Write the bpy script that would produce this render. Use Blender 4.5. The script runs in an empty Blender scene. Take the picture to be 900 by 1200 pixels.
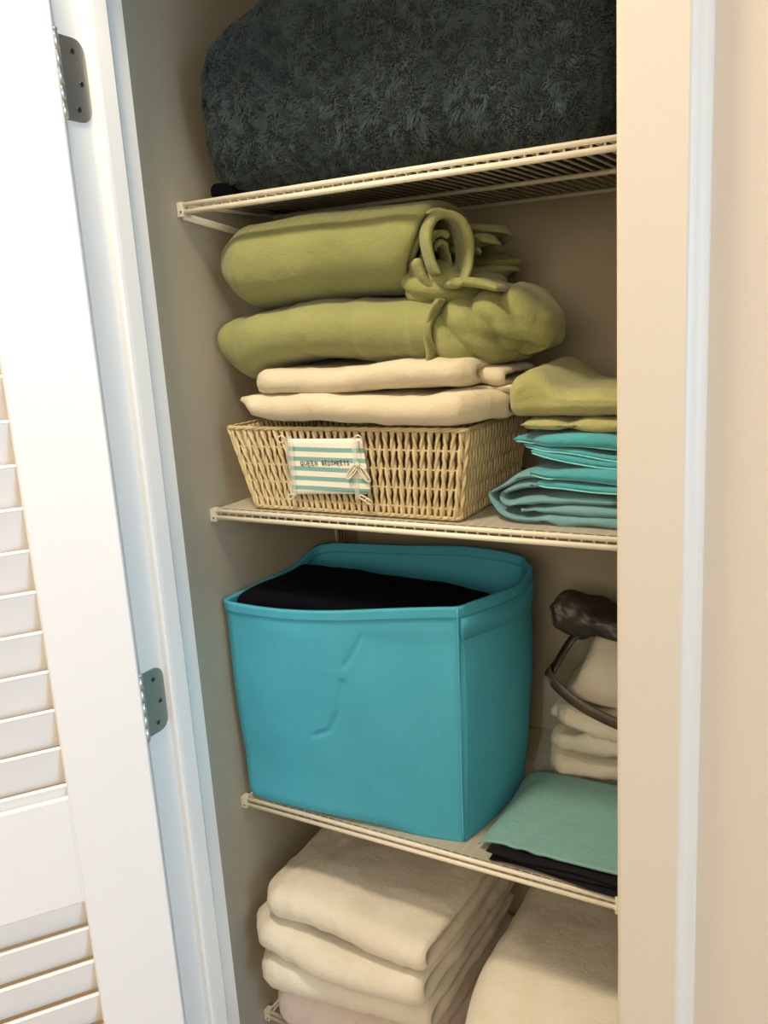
import bpy, math, random
import numpy as np
from mathutils import Matrix, Vector

# ---------------------------------------------------------------- set-up
# All builders use coordinates relative to the eye (x right, y into the closet, z up);
# OZ lifts them so that the floor is at z = 0.
OZ = 1.51
random.seed(7)
S = bpy.context.scene
COL = S.collection
V = S.view_settings
S.display_settings.display_device = 'sRGB'
V.view_transform = 'Standard'; V.look = 'None'; V.gamma = 1; V.use_curve_mapping = False
V.exposure = 0.0

cam = bpy.data.cameras.new('camera'); camo = bpy.data.objects.new('camera', cam); COL.objects.link(camo)
cam.sensor_fit = 'VERTICAL'; cam.sensor_height = 24.0; cam.lens = 24.0 * 1011.1 / 1200.0; cam.clip_start = 0.02
R_ = np.array([[0.8701, 0.4891, -0.0609], [0.0567, -0.2219, -0.9734], [-0.4896, 0.8435, -0.2208]])
camo.matrix_world = Matrix(((R_[0][0], -R_[1][0], -R_[2][0], 0), (R_[0][1], -R_[1][1], -R_[2][1], 0),
                            (R_[0][2], -R_[1][2], -R_[2][2], OZ), (0, 0, 0, 1)))
S.camera = camo

W = bpy.data.worlds.new('sky'); S.world = W; W.use_nodes = True
W.node_tree.nodes['Background'].inputs['Color'].default_value = (0.55, 0.75, 1.0, 1)
W.node_tree.nodes['Background'].inputs['Strength'].default_value = 3.0

def area(name, loc, target, sx, sy, power, col, shape='RECTANGLE'):
    l = bpy.data.lights.new(name, 'AREA'); l.shape = shape; l.size = sx; l.size_y = sy
    l.energy = power; l.color = col
    o = bpy.data.objects.new(name, l); COL.objects.link(o)
    o.location = (loc[0], loc[1], loc[2] + OZ)
    d = Vector(target) - Vector(loc); o.rotation_euler = d.to_track_quat('-Z', 'Y').to_euler()
    return o
area('ceiling_light', (-0.68, 0.50, 0.84), (-0.55, 0.72, -0.6), 0.20, 0.20, 13.5, (1.0, 0.86, 0.66), 'DISK')
area('daylight', (1.90, 0.14, 0.0), (-0.8, 0.50, -0.3), 0.8, 1.5, 33.0, (0.36, 0.63, 1.0))
area('room_fill', (0.1, -1.7, 0.35), (-0.7, 0.6, -0.5), 1.0, 0.9, 21.5, (1.0, 0.81, 0.62))  # warm fill added behind the camera to brighten door and closet interior
area('slat_backlight', (-1.85, 0.0, 0.70), (-1.0, 0.45, -0.4), 0.4, 0.4, 9.0, (1.0, 0.70, 0.32))  # warm light added behind the open door to yellow its slats

# ---------------------------------------------------------------- materials
def lin(c):
    c = [int(c[i:i + 2], 16) / 255 for i in (1, 3, 5)]
    return tuple(x / 12.92 if x <= .04045 else ((x + .055) / 1.055) ** 2.4 for x in c)
def mat(name, col, rough=.8, bump=0, scale=200, col2=None, cscale=20, sheen=0, metal=0, spec=.3, stretch=(1, 1, 1), aniso=None):
    m = bpy.data.materials.new(name); m.use_nodes = True
    N = m.node_tree.nodes; L = m.node_tree.links; b = N['Principled BSDF']
    c = lin(col) if isinstance(col, str) else col
    b.inputs['Base Color'].default_value = (*c, 1); b.inputs['Roughness'].default_value = rough
    b.inputs['Metallic'].default_value = metal; b.inputs['Specular IOR Level'].default_value = spec
    if sheen:
        b.inputs['Sheen Weight'].default_value = sheen; b.inputs['Sheen Roughness'].default_value = .5
    tc = N.new('ShaderNodeTexCoord'); mp = N.new('ShaderNodeMapping'); mp.inputs['Scale'].default_value = stretch
    L.new(tc.outputs['Object'], mp.inputs['Vector'])
    if col2:
        n = N.new('ShaderNodeTexNoise'); n.inputs['Scale'].default_value = cscale; n.inputs['Detail'].default_value = 5
        r = N.new('ShaderNodeValToRGB'); r.color_ramp.elements[0].position = .3; r.color_ramp.elements[1].position = .7
        r.color_ramp.elements[0].color = (*c, 1)
        r.color_ramp.elements[1].color = (*(lin(col2) if isinstance(col2, str) else col2), 1)
        L.new(mp.outputs['Vector'], n.inputs['Vector']); L.new(n.outputs['Fac'], r.inputs['Fac']); L.new(r.outputs['Color'], b.inputs['Base Color'])
    if bump:
        n = N.new('ShaderNodeTexNoise'); n.inputs['Scale'].default_value = scale; n.inputs['Detail'].default_value = 4
        bp = N.new('ShaderNodeBump'); bp.inputs['Strength'].default_value = bump; bp.inputs['Distance'].default_value = .002
        if 400 <= scale <= 800 and bump >= .3:
            n2 = N.new('ShaderNodeTexNoise'); n2.inputs['Scale'].default_value = 38; n2.inputs['Detail'].default_value = 3; n2.inputs['Distortion'].default_value = .8
            b2 = N.new('ShaderNodeBump'); b2.inputs['Strength'].default_value = .38; b2.inputs['Distance'].default_value = .006
            L.new(mp.outputs['Vector'], n2.inputs['Vector']); L.new(n2.outputs['Fac'], b2.inputs['Height']); L.new(b2.outputs['Normal'], bp.inputs['Normal'])
        L.new(mp.outputs['Vector'], n.inputs['Vector']); L.new(n.outputs['Fac'], bp.inputs['Height']); L.new(bp.outputs['Normal'], b.inputs['Normal'])
    return m
M_wall = mat('shaded_wall_paint', '#b6ac94', .85, .08, 350, '#b1a78f', 3)  # front wall's paint darkened, closet shade put into the colour
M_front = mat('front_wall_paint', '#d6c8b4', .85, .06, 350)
M_trim = mat('trim_gloss_paint', '#eae6dd', .38, .04, 60, spec=.5)
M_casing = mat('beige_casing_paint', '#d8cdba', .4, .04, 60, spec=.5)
M_door = mat('door_paint', '#f1ece4', .45, .05, 60, spec=.4)
M_ceil = mat('ceiling_paint', '#e8e4da', .9)
M_floor = mat('floor_tile', '#c9bba2', .4, .05, 30, '#beaf95', 6)
M_wire = mat('white_vinyl_wire', '#ece3cc', .38, spec=.5)
M_steel = mat('brushed_nickel', '#b4b2aa', .45, .1, 300, metal=1.0)
M_chrome = mat('bright_steel', '#e0e0dc', .4, metal=1.0)
M_screw = mat('dark_screw', '#57544e', .4, metal=.9)
M_dark = mat('dark_slot', '#17140f', .9)
M_fleece = mat('slate_fleece', '#232e31', .95, .3, 400, '#2b383b', 30, sheen=.1)
M_pile = mat('slate_fleece_pile', '#3c4c4c', .9, 0, 400, '#4c5c5b', 14, sheen=.2)
M_navy = mat('midnight_cloth', '#080a11', .95, .3, 500, spec=.1)
M_black = mat('black_cloth', '#121013', .95, .4, 400)
M_green = mat('olive_fleece', '#94955c', .95, .5, 420, '#898b54', 12, sheen=.2)
M_olive = mat('olive_fleece_light', '#a5a368', .95, .6, 420, '#99985f', 14, sheen=.2)
M_cream = mat('cream_sheet', '#d3c7ab', .85, .32, 700, '#cbbd9f', 8, sheen=.1)
M_white = mat('white_towel', '#ece3cf', .95, .7, 500, '#e6dbc3', 20, sheen=.3)
M_white2 = mat('white_towel_greyed', '#e2d2c4', .95, .7, 500, '#dccabb', 20, sheen=.3)
M_linen = mat('white_linen', '#efe6d2', .85, .35, 400, '#e8ddc4', 16)
M_duvet = mat('dusty_teal_cotton', '#6d9a9b', .8, .3, 500, '#658f92', 10, sheen=.15)
M_aqua = mat('aqua_cotton', '#489fa6', .85, .5, 500, '#40959c', 14, sheen=.25)
M_hem = mat('pale_aqua_hem', '#84cfcb', .85, .4, 600)
M_sheet = mat('seafoam_cotton', '#80ada4', .85, .3, 500, '#7aa59c', 9, sheen=.1)
M_bin = mat('turquoise_canvas', '#50b2cc', .75, .35, 900, '#49abc5', 9)
M_binhem = mat('turquoise_seam', '#2a949d', .75, .35, 900)
M_cane = mat('natural_cane', '#cdbb90', .55, .3, 250, '#bda97c', 35, spec=.4)
M_cane2 = mat('brown_cane', '#9a7844', .6, .3, 250)
M_brown = mat('brown_vinyl', '#2c241d', .42, .6, 60, '#3a3027', 40, spec=.6)
M_brown2 = mat('taupe_vinyl', '#64564a', .4, .3, 120, '#54473c', 40, spec=.5)
M_frost = mat('frosted_liner', '#d9d0bb', .5, .2, 200, spec=.4)
M_frost.node_tree.nodes['Principled BSDF'].inputs['Alpha'].default_value = .42
M_raffia = mat('pale_ribbon', '#d9cdb0', .5, .2, 200)
M_ink = mat('dark_red_ink', '#4a2a22', .8)

def clear_mat(name, alpha, tint):
    m = mat(name, tint, .12, .6, 60, spec=.7)
    b = m.node_tree.nodes['Principled BSDF']; b.inputs['Alpha'].default_value = alpha
    return m
M_clear = clear_mat('clear_vinyl', .2, '#cdd8c8')
M_clear2 = clear_mat('clear_sleeve', .22, '#e8f0e0')

def stripe_mat():
    m = mat('striped_card', '#f0e9d8', .5); N = m.node_tree.nodes; L = m.node_tree.links
    tc = [n for n in N if n.type == 'TEX_COORD'][0]
    sp = N.new('ShaderNodeSeparateXYZ'); L.new(tc.outputs['Object'], sp.inputs[0])
    def mth(op, a, v):
        n = N.new('ShaderNodeMath'); n.operation = op; L.new(a, n.inputs[0]); n.inputs[1].default_value = v; return n.outputs[0]
    a = mth('MODULO', mth('MULTIPLY', mth('SUBTRACT', sp.outputs['Z'], .0070), 1 / .0134), 1.0)
    a = mth('LESS_THAN', a, .46)
    c = mth('LESS_THAN', sp.outputs['Z'], .0680)
    d = N.new('ShaderNodeMath'); d.operation = 'MULTIPLY'; L.new(a, d.inputs[0]); L.new(c, d.inputs[1])
    e = mth('GREATER_THAN', sp.outputs['Z'], .0072)
    g = N.new('ShaderNodeMath'); g.operation = 'MULTIPLY'; L.new(d.outputs[0], g.inputs[0]); L.new(e, g.inputs[1])
    mx = N.new('ShaderNodeMix'); mx.data_type = 'RGBA'; L.new(g.outputs[0], mx.inputs[0])
    mx.inputs[6].default_value = (*lin('#f0e9d8'), 1); mx.inputs[7].default_value = (*lin('#7fb0aa'), 1)
    L.new(mx.outputs[2], N['Principled BSDF'].inputs['Base Color'])
    return m
M_stripe = stripe_mat()

# ---------------------------------------------------------------- object helpers
def wpos(o):
    return Vector(o['_w']) if '_w' in o else Vector(o.location)
def mk(name, verts, faces, m, parent=None, smooth=True, origin=None):
    """one mesh object from verts in eye coordinates; origin = centre of its base unless given"""
    v = np.asarray(verts, float)
    if origin is None:
        lo, hi = v.min(0), v.max(0); origin = ((lo[0] + hi[0]) / 2, (lo[1] + hi[1]) / 2, lo[2])
    og = np.array(origin, float)
    me = bpy.data.meshes.new(name)
    me.from_pydata((v - og).tolist(), [], [tuple(int(i) for i in f) for f in faces]); me.update()
    if smooth: me.polygons.foreach_set('use_smooth', [True] * len(me.polygons))
    me.materials.append(m)
    o = bpy.data.objects.new(name, me); COL.objects.link(o)
    w = Vector((og[0], og[1], og[2] + OZ))
    WP[o.name] = w
    if parent: o.parent = parent; o.location = w - WP[parent.name]
    else: o.location = w
    return o
WP = {}
def fix_normals(o):
    import bmesh
    bm = bmesh.new(); bm.from_mesh(o.data); bmesh.ops.recalc_face_normals(bm, faces=bm.faces); bm.to_mesh(o.data); bm.free(); return o
def thing(name, label, cat, loc, group=None):
    o = bpy.data.objects.new(name, None); COL.objects.link(o); o.empty_display_size = .05
    w = Vector((loc[0], loc[1], loc[2] + OZ)); o.location = w; WP[o.name] = w
    return tag(o, label, cat, group)
def tag(o, label, cat=None, group=None, kind=None):
    o['label'] = label
    if cat: o['category'] = cat
    if group: o['group'] = group
    if kind: o['kind'] = kind
    return o
def struct(o, label=None, cat=None):
    o['kind'] = 'structure'
    if label: o['label'] = label
    if cat: o['category'] = cat
    return o
def joinv(lst):
    V_, F_ = [], []; n = 0
    for v, f in lst:
        V_.append(np.asarray(v, float)); F_ += [tuple(i + n for i in g) for g in f]; n += len(v)
    return np.vstack(V_), F_
def box(x0, x1, y0, y1, z0, z1):
    v = [(x, y, z) for z in (z0, z1) for y in (y0, y1) for x in (x0, x1)]
    return np.array(v), [(0, 2, 3, 1), (4, 5, 7, 6), (0, 1, 5, 4), (2, 6, 7, 3), (0, 4, 6, 2), (1, 3, 7, 5)]
def extr(prof, z0, z1):
    """vertical prism of a closed xy outline"""
    n = len(prof); v = [(x, y, z0) for x, y in prof] + [(x, y, z1) for x, y in prof]
    f = [(i, (i + 1) % n, n + (i + 1) % n, n + i) for i in range(n)] + [tuple(range(n))[::-1], tuple(range(n, 2 * n))]
    return np.array(v), f
def tube(pts, r, n=8, closed=False, flat=1.0):
    pts = [np.array(p, float) for p in pts]; k = len(pts); V_ = []; up = None
    rr = r if hasattr(r, '__len__') else [r] * k
    for i, p in enumerate(pts):
        a = pts[(i - 1) % k] if (closed or i > 0) else p; b = pts[(i + 1) % k] if (closed or i < k - 1) else p
        t = b - a; t /= np.linalg.norm(t) + 1e-12
        if up is None:
            up = np.array([0, 0, 1.]) if abs(t[2]) < .9 else np.array([1., 0, 0])
        s = np.cross(t, up); s /= np.linalg.norm(s) + 1e-12; up = np.cross(s, t)
        for j in range(n):
            an = 2 * math.pi * j / n; V_.append(p + rr[i] * (math.cos(an) * s + math.sin(an) * up * flat))
    F = []
    for i in range(k if closed else k - 1):
        i2 = (i + 1) % k
        for j in range(n):
            F.append((i * n + j, i * n + (j + 1) % n, i2 * n + (j + 1) % n, i2 * n + j))
    if not closed: F += [tuple(range(n))[::-1], tuple(range((k - 1) * n, k * n))]
    return np.array(V_), F

# ---- noise
def _hash(i, j, k, seed):
    h = (i * 374761393 + j * 668265263 + k * 2147483647 + seed * 1274126177) & 0xffffffff
    h = ((h ^ (h >> 13)) * 1274126177) & 0xffffffff
    return ((h ^ (h >> 16)) & 0xffff) / 65535.0
def vnoise(P, s, seed=0):
    P = np.asarray(P, float) * s + 100.0 + seed * 3.7; I = np.floor(P).astype(np.int64); f = P - I; f = f * f * (3 - 2 * f)
    out = 0
    for a in (0, 1):
        for b in (0, 1):
            for c in (0, 1):
                w = (f[:, 0] if a else 1 - f[:, 0]) * (f[:, 1] if b else 1 - f[:, 1]) * (f[:, 2] if c else 1 - f[:, 2])
                out = out + w * _hash(I[:, 0] + a, I[:, 1] + b, I[:, 2] + c, seed)
    return out * 2 - 1
def fbm(P, s, seed=0, o=3):
    return sum(vnoise(P, s * 2 ** i, seed + i) / 2 ** i for i in range(o))
def ridge(P, s, seed=0):
    return 1 - np.abs(vnoise(P, s, seed)) * 2.2
def normals(v, F):
    F4 = np.array([f if len(f) == 4 else (f[0], f[1], f[2], f[2]) for f in F if len(f) <= 4])
    a = v[F4[:, 2]] - v[F4[:, 0]]; b = v[F4[:, 3]] - v[F4[:, 1]]; b[F4[:, 3] == F4[:, 2]] = (v[F4[:, 2]] - v[F4[:, 1]])[F4[:, 3] == F4[:, 2]]
    n = np.cross(a, b); N = np.zeros_like(v)
    for k in range(4): np.add.at(N, F4[:, k], n)
    return N / (np.linalg.norm(N, axis=1, keepdims=True) + 1e-12)

def spline(P, K):
    P = np.asarray(P, float)
    if len(P) < 3:
        t = np.linspace(0, 1, K)[:, None]; return P[0] * (1 - t) + P[-1] * t
    Q = np.vstack([2 * P[0] - P[1], P, 2 * P[-1] - P[-2]]); out = []
    for i in range(1, len(Q) - 2):
        t = np.linspace(0, 1, 16, endpoint=False)[:, None]
        out.append(.5 * (2 * Q[i] + (Q[i + 1] - Q[i - 1]) * t + (2 * Q[i - 1] - 5 * Q[i] + 4 * Q[i + 1] - Q[i + 2]) * t ** 2 + (3 * Q[i] - 3 * Q[i - 1] + Q[i + 2] * 1 - Q[i + 1] * 3 + 0 * t) * t ** 3 * 0 + (-Q[i - 1] + 3 * Q[i] - 3 * Q[i + 1] + Q[i + 2]) * t ** 3))
    out = np.vstack(out + [P[-1:]]); d = np.r_[0, np.cumsum(np.linalg.norm(np.diff(out, axis=0), axis=1))]
    s = np.linspace(0, d[-1], K)
    return np.stack([np.interp(s, d, out[:, c]) for c in range(out.shape[1])], 1)

def ribbon(center, h, t0, t1, nt=60, K=80, axis='X', rend=.012, warp=None, disp=None, off=None):
    """thick folded cloth: a folded centre line (2-D) with half thickness h swept from t0 to t1, all edges rounded.
    off(s, t) -> shift of section; warp(P) -> P ; disp(P) -> distance along the normal"""
    C = spline(center, K)
    if hasattr(h, '__len__'): hh = np.interp(np.linspace(0, 1, K), np.linspace(0, 1, len(h)), h)
    else: hh = np.full(K, float(h))
    T = np.gradient(C, axis=0); T /= np.linalg.norm(T, axis=1, keepdims=True) + 1e-12
    Nn = np.stack([-T[:, 1], T[:, 0]], 1)
    d = np.r_[0, np.cumsum(np.linalg.norm(np.diff(C, axis=0), axis=1))]; e = np.minimum(d, d[-1] - d)
    hm = hh.max(); taper = np.sqrt(np.clip(1 - (1 - np.clip(e / hm, 0, 1)) ** 2, .02, 1))
    L_, sgn = abs(t1 - t0), np.sign(t1 - t0)
    # denser sections near both ends
    u = np.linspace(0, 1, nt); u = u + .5 * (np.sin(2 * np.pi * u) / (2 * np.pi)) * -1
    ts = t0 + (t1 - t0) * u; V_ = []
    for t in ts:
        q = min(abs(t - t0), abs(t1 - t)); k = math.sqrt(max(.03, 1 - (1 - min(q / rend, 1)) ** 2))
        w = (hh * taper * k)[:, None] * Nn
        A = np.vstack([C + w, (C - w)[::-1]])
        V_.append(np.column_stack([np.full(2 * K, t), A]))
    V_ = np.vstack(V_); m = 2 * K
    if axis == 'Y': V_ = V_[:, [1, 0, 2]]
    if axis == 'Z': V_ = V_[:, [1, 2, 0]]
    F = [(i * m + j, i * m + (j + 1) % m, (i + 1) * m + (j + 1) % m, (i + 1) * m + j) for i in range(nt - 1) for j in range(m)]
    for b in (0, (nt - 1) * m):
        for j in range(K - 1): F.append((b + j, b + j + 1, b + m - 2 - j, b + m - 1 - j))
    if warp: V_ = warp(V_)
    if disp is not None:
        N = normals(V_, F)
        ctr = V_.reshape(nt, m, 3).mean(1).repeat(m, 0)
        dd = disp(V_)
        # orient outward: left/right offsets
        side = V_.reshape(nt, m, 3); mid = (side + side[:, ::-1]) / 2; o_ = (side - mid).reshape(-1, 3)
        sg = np.sign((N * o_).sum(1)); sg[sg == 0] = 1
        V_ = V_ + N * (sg * dd)[:, None]
    return V_, F

def rbox(x0, x1, y0, y1, z0, z1, r, n=(60, 40, 24), warp=None, disp=None):
    """soft rounded block: a subdivided box whose surface is rounded with radii r = (rx, ry, rz)"""
    c = np.array([(x0 + x1) / 2, (y0 + y1) / 2, (z0 + z1) / 2]); H = np.array([(x1 - x0) / 2, (y1 - y0) / 2, (z1 - z0) / 2]); r = np.minimum(np.array(r, float), H * .999)
    idx = {}; P = []; F = []
    g = [np.sin(np.linspace(-1, 1, k + 1) * math.pi / 2 * .82) / math.sin(math.pi / 2 * .82) for k in n]
    def vid(i, j, k):
        key = (i, j, k)
        if key not in idx: idx[key] = len(P); P.append((g[0][i], g[1][j], g[2][k]))
        return idx[key]
    nx, ny, nz = n
    for i in range(nx):
        for j in range(ny):
            F.append((vid(i, j, 0), vid(i, j + 1, 0), vid(i + 1, j + 1, 0), vid(i + 1, j, 0)))
            F.append((vid(i, j, nz), vid(i + 1, j, nz), vid(i + 1, j + 1, nz), vid(i, j + 1, nz)))
    for i in range(nx):
        for k in range(nz):
            F.append((vid(i, 0, k), vid(i + 1, 0, k), vid(i + 1, 0, k + 1), vid(i, 0, k + 1)))
            F.append((vid(i, ny, k), vid(i, ny, k + 1), vid(i + 1, ny, k + 1), vid(i + 1, ny, k)))
    for j in range(ny):
        for k in range(nz):
            F.append((vid(0, j, k), vid(0, j, k + 1), vid(0, j + 1, k + 1), vid(0, j + 1, k)))
            F.append((vid(nx, j, k), vid(nx, j + 1, k), vid(nx, j + 1, k + 1), vid(nx, j, k + 1)))
    Q = np.array(P) * H; I = np.clip(Q, -(H - r), H - r); D = (Q - I) / r
    l = np.linalg.norm(D, axis=1, keepdims=True); mx = np.abs(D).max(1, keepdims=True)
    D = np.where(l > 1e-9, D / np.maximum(l, 1e-9) * mx, D)
    V_ = c + I + D * r
    if warp: V_ = warp(V_)
    if disp is not None: V_ = V_ + normals(V_, F) * disp(V_)[:, None]
    return V_, F
def bump1(x, c, w): return np.exp(-((x - c) / w) ** 2)
def sstep(x, a, b):
    t = np.clip((x - a) / (b - a), 0, 1); return t * t * (3 - 2 * t)

# ================================================================ SETTING
XL, XR, YF, YJ = -.81, -.187, .742, .849      # opening sides, wall face, jamb back
FZ, CZ, HZ = -1.51, .93, .52                   # floor, ceiling, door head
XWL, XWR, YB = -.848, -.150, 1.355             # closet inside
def wall(name, bx, m, label):
    v, f = joinv(bx); return struct(mk(name, v, f, m, smooth=False), label, 'wall')
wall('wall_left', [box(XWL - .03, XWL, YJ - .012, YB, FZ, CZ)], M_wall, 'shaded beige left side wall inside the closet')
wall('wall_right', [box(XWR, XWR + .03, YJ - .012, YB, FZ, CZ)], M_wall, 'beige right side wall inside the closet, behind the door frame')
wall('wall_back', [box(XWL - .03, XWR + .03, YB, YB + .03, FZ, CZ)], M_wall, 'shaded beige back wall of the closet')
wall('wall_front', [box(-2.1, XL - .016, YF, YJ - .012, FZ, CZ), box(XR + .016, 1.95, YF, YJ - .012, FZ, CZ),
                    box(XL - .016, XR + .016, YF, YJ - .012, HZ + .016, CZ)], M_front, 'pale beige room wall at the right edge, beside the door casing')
wall('wall_room_right', [box(1.95, 2.0, -2.2, -.95, FZ, CZ), box(1.95, 2.0, .45, YJ, FZ, CZ), box(1.95, 2.0, -.95, .45, FZ, -.8), box(1.95, 2.0, -.95, .45, .7, CZ)], M_front, 'room wall with the window opening, off to the right')
wall('wall_room_left', [box(-2.15, -2.1, -2.2, YJ, FZ, CZ)], M_front, 'room wall off to the left')
wall('wall_room_back', [box(-2.1, 1.95, -2.25, -2.2, FZ, CZ)], M_front, 'room wall behind the viewer')
struct(mk('floor', *box(-2.15, 2.0, -2.25, YB + .03, FZ - .03, FZ), M_floor, smooth=False), 'pale tiled floor of room and closet', 'floor')
struct(mk('ceiling', *box(-2.15, 2.0, -2.25, YB + .03, CZ, CZ + .03), M_ceil, smooth=False), 'off-white ceiling', 'ceiling')

# left jamb with its door stop
jl = thing('trim_1', 'bluish white left door jamb the hinges are screwed to', 'door frame', (XL, YF, FZ)); jl['kind'] = 'structure'
mk('jamb_board', *extr([(XL, YF), (XL, YJ), (XL - .002, YJ + .0015), (XL - .026, YJ + .0015), (XL - .026, YF)], FZ, HZ + .016), M_trim, jl, False)
def stop_prof(x, s):
    p = [(0, .7815), (.008, .7822), (.0105, .785), (.0112, .790), (.0112, .812), (.0095, .8155), (.006, .818), (.0045, .821), (.0018, .823), (0, .824)]
    return [(x + s * a, b) for a, b in p]
mk('door_stop', *extr(stop_prof(XL, 1), FZ, HZ), M_trim, jl, False)
mk('casing', *extr([(-.8155, YF), (-.8155, .729), (-.818, .7255), (-.868, .7225), (-.878, .7245), (-.884, .733), (-.884, YF)], FZ, HZ + .07), M_trim, jl, False)
jr = thing('trim_2', 'flat white right door casing with a rounded outer edge catching blue light', 'door frame', (XR, YF, FZ)); jr['kind'] = 'structure'
mk('jamb_board', *extr([(XR, YF), (XR + .016, YF), (XR + .016, YJ + .0015), (XR, YJ + .0015)], FZ, HZ + .016), M_trim, jr, False)
mk('door_stop', *extr(stop_prof(XR, -1), FZ, HZ), M_trim, jr, False)
ce = [(-.190, YF), (-.190, .7285), (-.1885, .7262), (-.186, .7255), (-.1352, .7255), (-.1335, .7262), (-.1315, .7278), (-.1298, .7298), (-.1287, .7318), (-.1270, .7340), (-.1240, .7362), (-.1215, .7378), (-.1205, .7400), (-.1205, YF)]
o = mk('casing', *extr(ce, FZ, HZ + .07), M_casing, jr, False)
jh = thing('trim_3', 'white head jamb across the top of the closet opening', 'door frame', (-.5, YF, HZ)); jh['kind'] = 'structure'
mk('jamb_board', *box(XL, XR, YF, YJ, HZ, HZ + .016), M_trim, jh, False)
mk('casing', *box(-.8155, -.190, .7255, YF, HZ + .002, HZ + .07), M_trim, jh, False)

# hinges : leaf on the jamb, pin barrel
def hinge_parts(parent, zc):
    H = .0445
    h = None
    out = []
    for i in range(7):
        a = math.pi / 2 * i / 6; out.append((.779 - .016 + .016 * math.sin(a), zc + H - .016 + .016 * math.cos(a)))
    for i in range(7):
        a = math.pi / 2 * i / 6; out.append((.779 - .016 + .016 * math.cos(a), zc - H + .016 - .016 * math.sin(a)))
    out = [(.7365, zc + H)] + out + [(.7365, zc - H)]
    n = len(out); v = [(XL - .0005, y, z) for y, z in out] + [(XL + .0017, y, z) for y, z in out]
    f = [tuple(range(n))[::-1], tuple(range(n, 2 * n))] + [(i, (i + 1) % n, n + (i + 1) % n, n + i) for i in range(n)]
    h = mk('hinge', v, f, M_steel, parent, False); fix_normals(h); h['label'] = 'nickel hinge with a rounded leaf and three screws, upper' if zc > 0 else 'nickel hinge with a rounded leaf and three screws, lower'
    for k in range(5):
        z0 = zc - H + k * (2 * H / 5) + .0002; z1 = z0 + 2 * H / 5 - .0004
        mk('knuckle', *tube([(XL + .0052, .7345, z0), (XL + .0052, .7345, z1)], .0042, 14), M_chrome, h)
    mk('pin', *joinv([tube([(XL + .0052, .7345, zc - H - .003), (XL + .0052, .7345, zc + H + .002)], .0022, 10),
                      tube([(XL + .0052, .7345, zc + H + .001), (XL + .0052, .7345, zc + H + .0035), (XL + .0052, .7345, zc + H + .0048)], [.0042, .0044, .002], 12)]), M_chrome, h)
    for y, dz in ((.7605, .030), (.7685, -.003), (.7600, -.031)):
        s = tube([(XL + .0012, y, zc + dz), (XL + .0026, y, zc + dz)], [.0036, .0028], 14)
        mk('screw', *joinv([s, box(XL + .0024, XL + .0028, y - .002, y + .002, zc + dz - .0003, zc + dz + .0003)]), M_screw, h, False)

# ---- louvered door, open about 127 degrees
A_ = math.radians(127); U = np.array([math.cos(A_), -math.sin(A_), 0]); Nn_ = np.array([math.sin(A_), math.cos(A_), 0])
PIN = np.array([XL + .0028, .7345, 0])
def dpt(v):            # door-local: u along width, w across thickness (0 room face .. .035 closet face), z
    v = np.asarray(v, float); return PIN + v[:, :1] * U + v[:, 1:2] * Nn_ + np.column_stack([np.zeros(len(v)), np.zeros(len(v)), v[:, 2]])
def dbox(u0, u1, w0, w1, z0, z1):
    v, f = box(u0, u1, w0, w1, z0, z1); return dpt(v), f
dr = thing('door_1', 'white louvered closet door standing open at the left', 'door', (PIN[0], PIN[1], FZ + .01)); dr['kind'] = 'structure'
DW, DT, Z0, Z1 = .605, .034, FZ + .012, HZ - .004
def sbox(name, u0, u1, z0, z1):
    # slightly eased edges
    e = .002; P = []
    for w, ii in ((0, e), (e, 0), (DT - e, 0), (DT, e)):
        P += [(u0 + ii, w, z0 + ii), (u1 - ii, w, z0 + ii), (u1 - ii, w, z1 - ii), (u0 + ii, w, z1 - ii)]
    f = [(0, 1, 2, 3), (15, 14, 13, 12)]
    for k in range(3):
        for j in range(4): f.append((4 * k + j, 4 * k + 4 + j, 4 * k + 4 + (j + 1) % 4, 4 * k + (j + 1) % 4))
    return fix_normals(mk(name, dpt(P), f, M_door, dr, False))
sbox('stile', .002, .104, Z0, Z1); sbox('stile', DW - .104, DW, Z0, Z1)
sbox('rail', .104, DW - .104, -.704, -.556); sbox('rail', .104, DW - .104, Z0, Z0 + .2); sbox('rail', .104, DW - .104, Z1 - .11, Z1)
# slat: thin board, top edge towards the closet face, sloping down to the room face
def slat_mesh(z):
    c = [(DT - .005, 0.0), (DT - .0035, .0018), (DT - .006, .0042), (DT - .0095, .0030), (.0045, -.0490), (.0048, -.0530), (.0080, -.0545), (.0110, -.0520)]
    P = [(.1035, w, z + dz) for w, dz in c] + [(DW - .1035, w, z + dz) for w, dz in c]; n = 8
    f = [tuple(range(n)), tuple(range(n, 2 * n))[::-1]] + [(i, n + i, n + (i + 1) % n, (i + 1) % n) for i in range(n)]
    return dpt(P), f
s0 = None
zs = [-.092 + .0502 * k for k in range(9)] + [-.092 - .0502 * k for k in range(1, 10)] + [-.7475 - .0502 * k for k in range(-1, 11)]
for z in zs:
    if s0 is None:
        s0 = fix_normals(mk('slat', *slat_mesh(z), M_door, dr, False)); zb = z
    else:
        c = s0.copy(); COL.objects.link(c); c.parent = dr; c.location = s0.location + Vector((0, 0, z - zb))
hinge_parts(dr, .281); hinge_parts(dr, -.477)

# strike plate on the right jamb
st = tag(mk('strike_plate', *joinv([box(XR - .0012, XR + .0003, .7290, .7730, -.650, -.594), tube([(XR - .001, .7290, -.650), (XR - .001, .7290, -.594)], .0022, 8)]), M_steel, smooth=False),
         'thin metal strike plate seen edge-on on the right door jamb', 'strike plate')

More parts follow.
